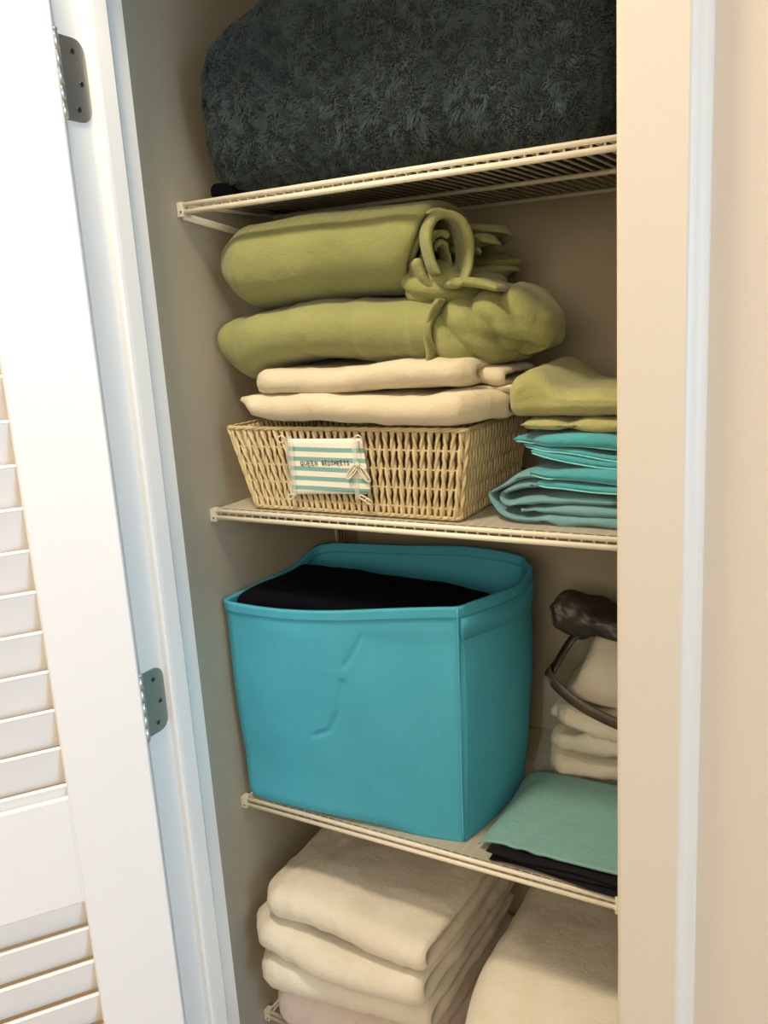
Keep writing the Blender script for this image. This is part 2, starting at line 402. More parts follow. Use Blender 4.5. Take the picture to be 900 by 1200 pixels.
# ================================================================ WIRE SHELVES
YS, YE, PITCH = .955, 1.349, .01465
XA, XB = XWL + .007, XWR - .004
def shelf(zt, label, brace=False):
    t = thing('wire_shelf', label, 'shelf', ((XA + XB) / 2, YE, zt - .017), 'white wire shelves of the closet')
    n = int((XB - XA - .012) / PITCH)
    w0 = None
    for i in range(n + 1):
        x = XA + .008 + i * PITCH
        if w0 is None:
            w0 = mk('wire', *tube([(x, YE, zt - .0015), (x, YS + .004, zt - .0015), (x, YS + .0012, zt - .003), (x, YS + .0012, zt - .015)], .0016, 6), M_wire, t); wx = x
        else:
            c = w0.copy(); COL.objects.link(c); c.parent = t; c.location = w0.location + Vector((x - wx, 0, 0))
    mk('front_rail', *tube([(XA, YS - .0020, zt - .0032), (XB, YS - .0020, zt - .0032)], .0033, 12), M_wire, t)
    mk('lip_rail', *tube([(XA, YS - .0020, zt - .0130), (XB, YS - .0020, zt - .0130)], .0037, 12), M_wire, t)
    mk('middle_rail', *tube([(XA, (YS + YE) / 2 + .01, zt - .0062), (XB, (YS + YE) / 2 + .01, zt - .0062)], .0034, 10), M_wire, t)
    mk('back_rail', *tube([(XA, YE, zt - .0060), (XB, YE, zt - .0060)], .0034, 10), M_wire, t)
    mk('end_rail', *tube([(XA, YS, zt - .0045), (XA, YE, zt - .0045)], .0024, 8), M_wire, t)
    c = mk('end_clip', *joinv([box(XA - .0062, XA + .0035, YS - .0068, YS + .006, zt - .0185, zt + .0005), tube([(XA - .001, YS - .0064, zt - .0125), (XA - .001, YS - .0078, zt - .0125)], .0018, 10)]), M_wire, t, False)
    mk('screw', *tube([(XA + .001, YS - .0076, zt - .0125), (XA + .001, YS - .0084, zt - .0125)], .0013, 10), M_screw, t)
    if brace:
        P = [(XWL + .0045, YS, zt - .017), (XWL + .0045, 1.07, zt - .0325), (XWL + .0045, 1.24, zt - .052)]
        v, f = tube(P, .0055, 8, flat=1.0); v[:, 0] = XWL + .0045 + (v[:, 0] - XWL - .0045) * .55
        mk('brace', v, f, M_wire, t)
    return t
def liner(zt, label, x0=XA + .006, x1=XB - .004):
    v, f = box(x0, x1, YS + .001, YE, zt + .0002, zt + .0010)
    return tag(mk('shelf_liner', v, f, M_frost, smooth=False), label, 'shelf liner')
SZ = [.168, -.261, -.732, -1.135]
sh1 = shelf(SZ[0], 'top white wire shelf carrying the dark fleece blanket', True)
sh2 = shelf(SZ[1], 'second white wire shelf carrying the wicker basket')
sh3 = shelf(SZ[2], 'third white wire shelf under the turquoise bin')
sh4 = shelf(SZ[3], 'lowest white wire shelf under the white towel stack')
liner(SZ[1], 'translucent pale liner on the second wire shelf under the wicker basket')
liner(SZ[2], 'translucent pale liner on the third wire shelf under the turquoise bin')
# anchor clip near the right of the third shelf
mk('support_clip', *joinv([box(-.2505, -.2455, YS - .0075, YS + .004, SZ[2] - .019, SZ[2] + .005), box(-.2515, -.2445, YS - .0085, YS - .007, SZ[2] - .013, SZ[2] - .009)]), M_wire, sh3, False)
# slotted standard on the left wall near the corner
sd = thing('shelf_standard', 'white slotted metal upright on the closet wall just above the turquoise bin', 'shelf upright', (XWL, 1.29, -1.4))
sdm = mk('upright', *box(XWL, XWL + .004, 1.278, 1.304, -1.4, .55), M_wall, sd, False)
q0 = None
for k in range(48):
    z = -1.36 + k * .0385
    for y in (1.2865, 1.2955):
        if q0 is None: q0 = mk('slot', *box(XWL + .0038, XWL + .0044, y - .0012, y + .0012, z, z + .026), M_dark, sd, False); qz, qy = z, y
        else:
            c = q0.copy(); COL.objects.link(c); c.parent = sd; c.location = q0.location + Vector((0, y - qy, z - qz))

# ================================================================ TOP SHELF : FLEECE BLANKET
def fleece_warp(P):
    x, y, z = P[:, 0].copy(), P[:, 1].copy(), P[:, 2].copy()
    # big rounded roll; left shoulder falls away
    u = (x + .815) / .55
    z -= .062 * sstep(-x, .66, .835) ** 2 * sstep(z, .26, .42)
    z += .022 * sstep(-x, .79, .824) * (1 - sstep(z, .17, .23))
    x += sstep(-x, .45, .80) * (-.012 + .050 * sstep(z, .18, .42))
    y += .02 * sstep(-x, .74, .83)
    z += .010 * np.sin(x * 14) * sstep(z, .3, .5)
    y -= .006 * np.sin(z * 25 + x * 8)
    return np.column_stack([x, y, z])
fb_v, fb_f = rbox(-.824, -.268, .957, 1.31, .177, .418, (.045, .06, .07), (190, 70, 100), fleece_warp,
                  lambda P: fbm(P, 9, 3) * .006 + vnoise(P, 55, 5) * .0022 + vnoise(P, 130, 6) * .0016)
fl = tag(mk('fleece_blanket', fb_v, fb_f, M_fleece), 'dark slate-blue fluffy fleece blanket folded thick on the top shelf', 'blanket')
def pile(V0, F0, n, parent, keep, L=.0055, seed=1):
    rng = np.random.default_rng(seed); F4 = np.array(F0); A, B, C, D = (V0[F4[:, k]] for k in range(4))
    ar = np.linalg.norm(np.cross(C - A, D - B), axis=1); ctr = (A + B + C + D) / 4; ar = ar * keep(ctr)
    idx = rng.choice(len(F4), n, p=ar / ar.sum()); u, v = rng.random((2, n, 1))
    P = (A[idx] * (1 - u) + B[idx] * u) * (1 - v) + (D[idx] * (1 - u) + C[idx] * u) * v
    N = normals(V0, F0)[F4[idx, 0]]
    # curly flow: swirling tangential direction per clump
    fl_ = np.column_stack([1.5 * vnoise(P, 110, 11) + .7 * vnoise(P, 26, 21), vnoise(P, 110, 12), 1.5 * vnoise(P, 110, 13) + .7 * vnoise(P, 26, 23) - .25]) + rng.normal(0, .22, (n, 3))
    fl_ -= N * (fl_ * N).sum(1, keepdims=True)
    l = L * (.75 + .5 * rng.random((n, 1))) * (1 + .35 * vnoise(P, 60, 31))[:, None]
    p1 = P + N * l * .55 + fl_ * l * .30; p2 = P + N * l * .78 + fl_ * l * .95
    s = np.cross(N, fl_ + rng.normal(0, .4, (n, 3))); s /= np.linalg.norm(s, axis=1, keepdims=True) + 1e-9; w = .00055
    P0 = P - N * .001
    VV = np.stack([P0 - s * w, P0 + s * w, p1 - s * w * .9, p1 + s * w * .9, p2], 1).reshape(-1, 3)
    b = (np.arange(n) * 5)[:, None]
    FF = np.concatenate([b + [0, 1, 3, 2]], 0).tolist() + (b + [2, 3, 4]).tolist()
    o = mk('pile', VV, FF, M_pile, parent); o['kind'] = 'stuff'; return o
pile(fb_v, fb_f, 150000, fl, lambda c: ((c[:, 1] < 1.06) | (c[:, 0] < -.79) | (c[:, 0] > -.3)).astype(float) + .04)
# darker folded cover under it and dark blanket at its right end
uv, uf = rbox(-.830, -.775, .990, 1.30, .1685, .197, (.012, .02, .013), (24, 30, 10), None, lambda P: fbm(P, 18, 8) * .003)
tag(mk('folded_cover', uv, uf, M_navy), 'midnight-blue folded cover peeking out under the left end of the fleece blanket', 'blanket')
dv, df = rbox(-.253, -.158, .985, 1.32, .1695, .44, (.04, .03, .04), (20, 30, 26), None, lambda P: fbm(P, 12, 9) * .006)
tag(mk('dark_throw', dv, df, M_black), 'blackish blanket at the right end of the top shelf, behind the door casing', 'blanket')

# ================================================================ WICKER BASKET
BX0, BX1, BY0, BY1, BZ0, BZ1 = -.772, -.452, .966, 1.165, SZ[1] + .001, -.142
bk = thing('wicker_basket', 'natural cane wicker basket with a striped label on the second shelf', 'basket', ((BX0 + BX1) / 2, (BY0 + BY1) / 2, BZ0))
FLX0, FLX1, FLY0, FLY1 = .047, -.010, .013, .03      # how far each side leans outward at the rim
def bxy(side, s, z, o=0.0):
    """point on a basket side; s along 0..1, o outward offset"""
    f = (z - BZ0) / (BZ1 - BZ0)
    x0, x1, y0, y1 = BX0 - FLX0 * f, BX1 - FLX1 * f * -1, BY0 - FLY0 * f * -.4, BY1 + FLY1 * f
    x1 = BX1 + .012 * f; y0 = BY0 + .008 * f
    if side == 0: return (x0 + (x1 - x0) * s, y0 - o, z)
    if side == 1: return (x1 + o, y0 + (y1 - y0) * s, z)
    if side == 2: return (x1 + (x0 - x1) * s, y1 + o, z)
    return (x0 - o, y1 + (y0 - y1) * s, z)
NR = 9; HZs = (BZ1 - BZ0 - .008) / NR
parts_w, parts_d = [], []
for side, nst in ((0, 34), (1, 22), (2, 32), (3, 21)):
    for i in range(nst):
        s_ = (i + .5) / nst
        for ph in (0, 1):                     # two crossing canes make the lens-shaped gaps
            pts = []
            for k in range(NR * 4 + 1):
                z = BZ0 + .004 + k * HZs / 4
                a = math.pi * k / 4 / 1.0
                w = .15 / nst * math.sin(a / 1.0 * .5 * 1 + (math.pi if ph else 0)) 
                jit = .0006 * math.sin(i * 7.3 + k * 1.7)
                dep = .0016 * math.cos(a * .5 + (math.pi if ph else 0) + (i % 2) * math.pi)
                pts.append(bxy(side, min(max(s_ + w + jit, .004), .996), z, dep))
            parts_w.append(tube(pts, .0025, 6))
wv = mk('weave', *joinv(parts_w), M_cane, bk); wv['kind'] = 'stuff'
for k in range(1, NR, 2):
    z = BZ0 + .004 + k * HZs
    ring = [bxy(sd_, s, z, -.0002) for sd_ in range(4) for s in (.012, .25, .5, .75, .988)]
    mk('hoop', *tube(ring, .0015, 6, True), M_cane, bk)
def braid(z, r, amp, nm):
    base = [bxy(sd_, s, z, .001) for sd_ in range(4) for s in np.linspace(.01, .99, 60 if sd_ % 2 == 0 else 40)]
    L2 = []
    for ph in range(3):
        L2.append(tube([(p[0], p[1] + amp * math.sin(i * .75 + ph * 2.094), p[2] + amp * math.cos(i * .75 + ph * 2.094)) for i, p in enumerate(base)], r, 6, True))
    mk(nm, *joinv(L2), M_cane, bk)
braid(BZ1 - .002, .0019, .0017, 'rim'); braid(BZ0 + .0042, .0017, .0013, 'foot_braid')
for a, b in ((0, .004), (1, .996), (2, .004), (2, .996)):
    mk('corner_cane', *joinv([tube([bxy(a, b, BZ0 + .003 + (BZ1 - BZ0 - .006) * k / 12, .001 + .0008 * math.sin(k * 2.1 + q)) for k in range(13)], .0022, 7) for q in (0, 2)]), M_cane, bk)
mk('basket_floor', *box(BX0 + .003, BX1 - .003, BY0 + .003, BY1 - .003, BZ0 + .002, BZ0 + .006), M_cane2, bk, False)

# label card
tp = [(-.7054, -.1565), (-.5850, -.1540), (-.5735, -.2270), (-.7010, -.2340)]; ty = .9585
nx_, nz_ = 20, 12; P = []
for j in range(nz_ + 1):
    for i in range(nx_ + 1):
        u, v = i / nx_, j / nz_
        a = np.array(tp[3]) * (1 - u) + np.array(tp[2]) * u; b = np.array(tp[0]) * (1 - u) + np.array(tp[1]) * u
        q = a * (1 - v) + b * v; P.append((q[0], ty + .0012 * math.sin(u * 5 + v * 2) + .002 * v, q[1]))
n1 = len(P); P += [(x, y + .0008, z) for x, y, z in P]
F = []
for j in range(nz_):
    for i in range(nx_):
        a = j * (nx_ + 1) + i; F.append((a, a + 1, a + nx_ + 2, a + nx_ + 1)); F.append((n1 + a, n1 + a + nx_ + 1, n1 + a + nx_ + 2, n1 + a + 1))
bd = [i for i in range(nx_ + 1)] + [(j + 1) * (nx_ + 1) - 1 for j in range(1, nz_ + 1)] + [nz_ * (nx_ + 1) + i for i in range(nx_ - 1, -1, -1)] + [j * (nx_ + 1) for j in range(nz_ - 1, 0, -1)]
for a, b in zip(bd, bd[1:] + bd[:1]): F.append((a, n1 + a, n1 + b, b))
card = mk('label_card', P, F, M_stripe, bk); card['label'] = 'white card with aqua stripes reading QUEEN BEDSHEETS'
def tagpt(u, v, o=0):
    a = np.array(tp[3]) * (1 - u) + np.array(tp[2]) * u; b = np.array(tp[0]) * (1 - u) + np.array(tp[1]) * u; q = a * (1 - v) + b * v
    return (q[0], ty + .0012 * math.sin(u * 5 + v * 2) + .002 * v - o, q[1])
GL = {'Q': [[(.5, 0), (0, .3), (0, .8), (.5, 1), (1, .8), (1, .3), (.5, 0)], [(.6, .3), (1.1, -.1)]], 'U': [[(0, 1), (0, .2), (.5, 0), (1, .2), (1, 1)]],
      'E': [[(1, 1), (0, 1), (0, 0), (1, 0)], [(0, .5), (.8, .5)]], 'N': [[(0, 0), (0, 1), (1, 0), (1, 1)]], 'B': [[(0, 0), (0, 1), (.9, .8), (.7, .5), (0, .5)], [(.7, .5), (1, .2), (0, 0)]],
      'D': [[(0, 0), (0, 1), (.7, .9), (1, .5), (.7, .1), (0, 0)]], 'S': [[(1, .9), (.4, 1), (0, .75), (.9, .3), (.5, 0), (0, .1)]], 'H': [[(0, 0), (0, 1)], [(1, 0), (1, 1)], [(0, .5), (1, .5)]],
      'T': [[(0, 1), (1, 1)], [(.5, 1), (.5, 0)]]}
L3 = []
def write(txt, u0, du, v0, dv):
    for i, ch in enumerate(txt):
        for st_ in GL.get(ch, []):
            L3.append(tube([tagpt(u0 + (i + p[0] * .62) * du, v0 + p[1] * dv + .006 * math.sin(i * 2.3), .0004) for p in st_], .00052, 5))
write('QUEEN', .150, .049, .518, .080); write('BEDSHEETS', .445, .0405, .525, .080)
mk('lettering', *joinv(L3), M_ink, card)
# clear sleeve bands, ties and bow
slv = [tagpt(u, v, .0016) for v in (-.03, 1.0) for u in (-.05, 1.02)]
mk('sleeve', *joinv([box(min(tp[0][0], tp[3][0]) + .002, -.693, ty - .0030, ty - .0022, -.2365, -.152)]), M_clear2, card, False)
mk('sleeve', *box(-.5975, -.5905, ty - .0030, ty - .0022, -.2350, -.1515), M_clear2, card, False)
def loop(cx, cz, rx, rz, tilt, r=.0011, y=ty - .003):
    return tube([(cx + rx * math.cos(a) * math.cos(tilt) - rz * math.sin(a) * math.sin(tilt), y - .002 * math.sin(a * .5), cz + rx * math.cos(a) * math.sin(tilt) + rz * math.sin(a) * math.cos(tilt)) for a in np.linspace(0, 2 * math.pi, 20, endpoint=False)], r, 6, True)
mk('tie', *joinv([loop(-.7100, -.1560, .0055, .0045, .3), tube([(-.7100, ty - .003, -.160), (-.7045, ty - .003, -.172), (-.7030, ty - .003, -.186)], .0012, 6)]), M_raffia, card)
mk('tie', *joinv([loop(-.7020, -.2365, .0052, .0032, .5), tube([(-.7020, ty - .003, -.2365), (-.694, ty - .003, -.2325)], .0010, 6)]), M_raffia, card)
mk('tie', *joinv([loop(-.5830, -.2330, .0075, .0028, -.45), loop(-.5760, -.2370, .0045, .0030, -.6)]), M_raffia, card)
mk('tie', *joinv([loop(-.5865, -.1530, .0045, .0040, .1), tube([(-.5865, ty - .003, -.156), (-.588, ty - .003, -.170)], .0012, 6)]), M_raffia, card)
mk('bow', *joinv([loop(-.5985, -.1975, .0125, .0040, .9, .0013), loop(-.5810, -.2000, .0130, .0042, -.9, .0013), tube([(-.590, ty - .004, -.189), (-.6065, ty - .004, -.2055), (-.607, ty - .004, -.209)], .0012, 6),
                  tube([(-.590, ty - .004, -.189), (-.578, ty - .004, -.207), (-.575, ty - .004, -.213)], .0012, 6), tube([(-.5915, ty - .0045, -.186), (-.5875, ty - .0045, -.191)], .0032, 8)]), M_raffia, card)

# ================================================================ CREAM SHEETS ON THE BASKET
def cloth(name, vf, m, label, cat, group=None, parent=None):
    o = fix_normals(mk(name, *vf, m, parent))
    if label: tag(o, label, cat, group)
    return o
def fold_c(y0, y1, z, g, lay=2):
    """C-fold centre line with the fold at y0, layers reaching back to y1"""
    return [(y1, z + g), (y0 + .06, z + g), (y0 + .02, z + g), (y0 + g * .2, z + g * .72), (y0, z), (y0 + g * .2, z - g * .72), (y0 + .02, z - g), (y0 + .06, z - g), (y1, z - g)]
def w_low(P):
    x, y, z = P.T.copy(); u = (x + .79) / .40
    z += .0035 * np.sin(u * 5.5) - .010 * bump1(x, -.80, .035) * 0 + .006 * sstep(x, -.50, -.44) - .004 * sstep(x, -.43, -.39)
    # pointed left end
    e = sstep(-x, .735, .80); zc = -.108; z = zc + (z - zc) * (1 - .72 * e) + .006 * e
    y += .02 * sstep(-x, .76, .80) - .006 * bump1(x, -.6, .1)
    e2 = sstep(x, -.45, -.395); y += .05 * e2
    return np.column_stack([x, y, z])
cloth('folded_sheet', ribbon(fold_c(.970, 1.17, -.1185, .0100), .0100, -.800, -.400, 90, 80, 'X', .02, w_low,
      lambda P: fbm(P, 16, 2) * .0022 + .0016 * ridge(P * [1, 1, 3], 24, 4)), M_cream, 'cream folded bed sheet lying directly on the wicker basket', 'bed sheet')
def w_up(P):
    x, y, z = P.T.copy()
    z += .004 * sstep(x, -.76, -.5) + .003 * np.sin(x * 22) ; z += -.004 * bump1(x, -.765, .03)
    y += .012 * sstep(-x, .73, .77) + .02 * sstep(x, -.46, -.42)
    return np.column_stack([x, y, z])
us = thing('folded_sheet', 'cream folded sheet with rolled right end, just under the lower green blanket', 'bed sheet', (-.59, 1.06, -.0985))
cloth('outer_fold', ribbon(fold_c(.974, 1.16, -.0795, .0085), .0085, -.765, -.432, 80, 80, 'X', .02, w_up,
      lambda P: fbm(P, 18, 12) * .0018 + .0012 * ridge(P * [1, 1, 3], 30, 14)), M_cream, None, None, None, us)
cloth('inner_fold', ribbon([(1.12, -.072), (1.02, -.071), (1.005, -.078), (1.02, -.085), (1.12, -.087)], .0045, -.45, -.405, 24, 50, 'X', .01, lambda P: P + np.column_stack([0 * P[:, 0], .25 * (P[:, 0] + .45), -.15 * (P[:, 0] + .45)]),
      lambda P: fbm(P, 40, 5) * .0015), M_cream, None, None, None, us)
cloth('trailing_corner', ribbon([(1.00, -.093), (1.06, -.098), (1.14, -.100)], .0040, -.455, -.372, 40, 50, 'X', .006, lambda P: P + np.column_stack([0 * P[:, 0], .3 * (P[:, 0] + .45), .006 * np.sin(P[:, 1] * 60)]),
      lambda P: fbm(P, 40, 25) * .002), M_cream, None, None, None, us)

# ================================================================ GREEN BLANKETS
def spiral(cy, cz, ay, az, g, turns, a0=0.0, sq=1.0, n=14):
    out = []
    for i in range(int(n * turns) + 1):
        a = a0 + 2 * math.pi * i / n; k = 1 - g * i / n
        c, s = math.cos(a), math.sin(a)
        out.append((cy + (ay * k) * math.copysign(abs(c) ** sq, c), cz + (az * k) * math.copysign(abs(s) ** sq, s)))
    return out
gl = thing('green_blanket', 'olive green fleece blanket bunched at its right end, resting on the cream sheets', 'blanket', (-.6, 1.08, -.066))
def w_gl(P):
    x, y, z = P.T.copy(); zc = -.018
    e = sstep(-x, .76, .838); z = zc + (z - zc) * (1 - .12 * e); y += .02 * e
    z -= .022 * bump1(x, -.80, .035) * sstep(-z, .0, .07)      # left end droops over the sheets
    z += .003 * np.sin(x * 18 + 1)
    return np.column_stack([x, y, z])
cloth('body', ribbon(spiral(1.075, -.020, .105, .036, .20, 2.2, math.pi * .1, .8), .0085, -.840, -.485, 100, 130, 'X', .03, w_gl,
      lambda P: fbm(P, 10, 31) * .0045 + .0022 * ridge(P * [3, 1, 1], 13, 32)), M_green, None, None, None, gl)
def w_bn(P):
    x, y, z = P.T.copy(); u = sstep(x, -.50, -.35); zc = -.03 + .022 * u
    th = 1 - .30 * u
    z = zc - .010 * u + (z + .03) * th; y = 1.06 + (y - 1.06) * (1 - .30 * u) + .02 * u
    z += .008 * bump1(x, -.42, .05) - .008 * sstep(x, -.39, -.36)
    return np.column_stack([x, y, z])
def d_bn(P):
    x, y, z = P.T
    f = (np.abs(np.sin((x * 1.0 + z * .8) * 72 + 1.5 * vnoise(P, 16, 42))) ** .7 - .6) * .010 * sstep(-x, .365, .41)
    return f + fbm(P, 14, 41) * .004 - .020 * bump1(z + .45 * (x + .40), -.046 , .010) * bump1(x, -.395, .03) * (y < 1.06)
cloth('bunched_end', rbox(-.515, -.358, .985, 1.16, -.086, .020, (.05, .06, .045), (110, 60, 80), w_bn, d_bn), M_green, None, None, None, gl)
cloth('edge_fold', ribbon([(-.072, .0), (-.05, .004), (-.02, -.002), (.004, .004), (.016, .012)], .0035, .975, 1.0, 16, 50, 'Y', .006,
      lambda P: np.column_stack([-.497 + (P[:, 2]) * 1.0 + .12 * (P[:, 0] + .07) , P[:, 1] - .002 + .15 * np.abs(P[:, 0] + .03), P[:, 0]]), lambda P: fbm(P, 40, 43) * .001), M_green, None, None, None, gl)

gu = thing('green_blanket', 'olive green blanket rolled up with an open loop at its right end', 'blanket', (-.63, 1.08, .012))
def w_gu(P):
    x, y, z = P.T.copy(); zc = .080
    e = sstep(-x, .770, .826); z = zc + (z - zc) * (1 - .30 * e ** 2) + .006 * e; y = 1.075 + (y - 1.075) * (1 - .25 * e)
    z += .004 * np.sin((x + .8) * 9) ; 
    k = sstep(x, -.56, -.50); y += 0; x = x + .030 * k * np.sin(np.clip((z - .08) / .13, -1, 1) * math.pi + .4)
    return np.column_stack([x, y, z])
cloth('outer_roll', ribbon(spiral(1.070, .080, .100, .056, .17, 2.0, -math.pi * .35, .85), .0095, -.822, -.520, 100, 140, 'X', .03, w_gu,
      lambda P: fbm(P, 8, 51) * .0045 + .0014 * ridge(P * [1, 1, 1], 12, 52)), M_green, None, None, None, gu)
LC, LA, LP_ = np.array([-.474, 1.006, .074]), np.array([.74, -.67, 0]), np.array([.67, .74, 0])
def w_lp(P):                      # roll axis turned towards the front right
    t, a, b = P.T
    k = 1 + .18 * sstep(b, -.02, .045)
    return LC + t[:, None] * LA + (a * k)[:, None] * LP_ + np.column_stack([0 * b - .10 * b, 0 * b, b])
cloth('loop_band', ribbon(spiral(0, 0, .026, .043, .04, .98, -math.pi * .62, .95), .0042, -.006, .021, 50, 90, 'X', .006, w_lp,
      lambda P: fbm(P, 22, 61) * .0016), M_green, None, None, None, gu)
cloth('loop_band', ribbon(spiral(-.002, .000, .033, .050, .04, .80, -math.pi * .95, .95), .0045, -.035, -.004, 50, 90, 'X', .006, w_lp,
      lambda P: fbm(P, 22, 66) * .0020), M_green, None, None, None, gu)
cloth('inner_roll', ribbon(spiral(.002, -.006, .017, .030, .42, 1.3, math.pi * .3, .9), .0026, -.070, -.014, 40, 90, 'X', .006, w_lp,
      lambda P: fbm(P, 40, 62) * .006), M_green, None, None, None, gu)
def w_sk(P):
    x, y, z = P.T.copy(); u = (x + .56) / .14
    z -= .012 * u * u - .010 * np.sin(u * 3); return np.column_stack([x, y + .02 * u, z])
cloth('under_fold', rbox(-.540, -.462, .992, 1.15, .010, .060, (.03, .03, .022), (50, 40, 30), lambda P: P + np.column_stack([.02 * sstep(P[:, 1], 1.0, 1.06), 0 * P[:, 0], .25 * (P[:, 0] + .50) * -1 * (P[:, 2] - .01) / .05]),
      lambda P: fbm(P, 16, 63) * .003 + (np.abs(np.sin((P[:, 2] + .4 * P[:, 0]) * 120)) ** .7 - .6) * .006), M_green, None, None, None, gu)
def w_uf2(P):
    x, y, z = P.T.copy(); z += .014 * np.sin((x + .52) * 26) - .008; return np.column_stack([x, y, z])
cloth('under_fold', ribbon([(1.00, .030), (1.06, .028), (1.16, .022)], .0050, -.52, -.405, 60, 60, 'X', .008, w_uf2, lambda P: fbm(P, 20, 64) * .002), M_green, None, None, None, gu)
# ruffled layers hanging at the back
for k in range(6):
    zz = .104 - k * .0165
    cloth('ruffle', ribbon([(1.06, zz + .004), (1.12, zz), (1.20, zz - .004)], .0046, -.56, -.458 + .006 * math.sin(k * 2.4) , 44, 46, 'X', .006,
          lambda P, k=k: P + np.column_stack([.02 * np.sin(P[:, 1] * 40 + k * 1.9), 0 * P[:, 0], -.10 * (P[:, 0] + .50) + .0035 * np.sin(P[:, 0] * 190 + k * 1.3 + P[:, 1] * 30)]), lambda P, k=k: fbm(P, 30, 70 + k) * .002), M_green, None, None, None, gu)

# ================================================================ RIGHT STACK ON THE SECOND SHELF
dvt = thing('folded_duvet', 'dusty teal folded duvet cover at the bottom of the stack beside the wicker basket', 'bedding', (-.30, 1.08, -.2595))
def w_dv(P):
    x, y, z = P.T.copy()
    z = -.2595 + (z + .2595) * (1 + .0 * x)
    z -= .014 * sstep(-x, .37, .425) * sstep(z, -.235, -.20)
    y += .02 * sstep(-x, .38, .43) + .018 * sstep(z, -.235, -.19)
    return np.column_stack([x, y, z])
def d_dv(P):
    x, y, z = P.T
    return fbm(P, 18, 81) * .0022 + .0035 * (ridge(np.column_stack([x * .8 + z * 1.6, y, z]), 22, 82) - .6) * (.4 + .6 * sstep(x, -.40, -.32)) * .8
cloth('outer_wrap', ribbon([(-.155, -.2035), (-.26, -.2020), (-.36, -.2020), (-.400, -.2085), (-.4225, -.2260), (-.413, -.2440), (-.385, -.2535), (-.30, -.2535), (-.155, -.2530)], .0055, .978, 1.24, 60, 110, 'Y', .012, w_dv, d_dv), M_duvet, None, None, None, dvt)
cloth('inner_wrap', ribbon([(-.155, -.2150), (-.26, -.2150), (-.34, -.2130), (-.385, -.2150), (-.4050, -.2260), (-.3960, -.2380), (-.365, -.2330), (-.32, -.2280), (-.24, -.2285), (-.155, -.2290)], .0056, .982, 1.23, 60, 110, 'Y', .012, w_dv, d_dv), M_duvet, None, None, None, dvt)
cloth('inner_wrap', ribbon([(-.155, -.2410), (-.26, -.2410), (-.34, -.2420), (-.375, -.2435)], [.0050, .0056, .0056, .003], .981, 1.22, 50, 70, 'Y', .012, w_dv, d_dv), M_duvet, None, None, None, dvt)

def aqua(name, layers, label, y0, y1):
    t = thing(name, label, 'linen', (-.28, 1.05, layers[-1][0][0][1] - .004))
    for li, (pts, hh, dy) in enumerate(layers):
        w = lambda P, li=li: np.column_stack([P[:, 0], P[:, 1] + .034 * sstep(-P[:, 0], .335, .40), P[:, 2] + .0015 * np.sin(P[:, 0] * 38 + li * 1.7) * sstep(P[:, 0], -.37, -.32)])
        cloth('layer', ribbon(pts, hh, y0 + dy, y1, 60, 90, 'Y', .010 if max(hh) > .006 else .004, w, lambda P, li=li: fbm(P, 30, 90 + li) * .0012), M_aqua, None, None, None, t)
        C = spline(pts, 60); h2 = np.interp(np.linspace(0, 1, 60), np.linspace(0, 1, len(hh)), hh)
        for sg_ in ((-1,) if li else (-1,)):
            hp = np.column_stack([C[:, 0], y0 + dy + .0045 * (h2 > .005) + 0 * h2, C[:, 1] - h2 * .80]); hp = w(hp)
            mk('hem', *tube(hp[1:-1], .0010, 6), M_hem, t)
    return t
aqua('folded_pillowcase', [([(-.155, -.1610), (-.25, -.1610), (-.31, -.1585), (-.355, -.1590), (-.398, -.1620)], [.0085, .0095, .0095, .0070, .0030], 0),
                           ([(-.155, -.1760), (-.25, -.1775), (-.31, -.1725), (-.365, -.1690), (-.384, -.1685)], [.0050, .0045, .0035, .0030, .0024], .004),
                           ([(-.155, -.1880), (-.25, -.1865), (-.31, -.1800), (-.350, -.1760), (-.372, -.1745)], [.0050, .0046, .0050, .0045, .0024], .002)],
     'bright aqua folded pillowcase with loose pleats, directly under the pale olive blanket', .990, 1.20)
aqua('folded_pillowcase', [([(-.155, -.2000), (-.25, -.2005), (-.31, -.1990), (-.350, -.1980), (-.368, -.1985)], [.0075, .0085, .0085, .0060, .0034], 0),
                           ([(-.155, -.2110), (-.27, -.2130), (-.335, -.2120), (-.356, -.2100)], [.0030, .0034, .0044, .0030], .002)],
     'flat aqua folded pillowcase lying on the dusty teal duvet cover', .980, 1.18)

ob = thing('olive_blanket', 'pale olive folded blanket topping the stack to the right of the wicker basket', 'blanket', (-.28, 1.07, -.149))
def w_ob(P):
    x, y, z = P.T.copy(); top = sstep(z, -.125, -.08)
    z += top * (.013 * bump1(x, -.366, .018) - .014 * sstep(x, -.350, -.318))
    e = sstep(-x, .384, .404); z = -.108 + (z + .108) * (1 - .6 * e) + .004 * e
    y += .03 * e
    return np.column_stack([x, y, z])
cloth('upper_layer', rbox(-.4035, -.154, .990, 1.19, -.133, -.084, (.022, .03, .020), (70, 50, 26), w_ob, lambda P: fbm(P, 16, 101) * .004 + vnoise(P, 120, 102) * .0008), M_olive, None, None, None, ob)
cloth('lower_layer', ribbon([(-.154, -.1385), (-.26, -.1405), (-.34, -.1400), (-.378, -.1395)], [.0075, .0082, .0072, .0060], .996, 1.18, 50, 60, 'Y', .010, None, lambda P: fbm(P, 18, 103) * .0022 - .004 * bump1(P[:, 0], -.318, .012)), M_olive, None, None, None, ob)

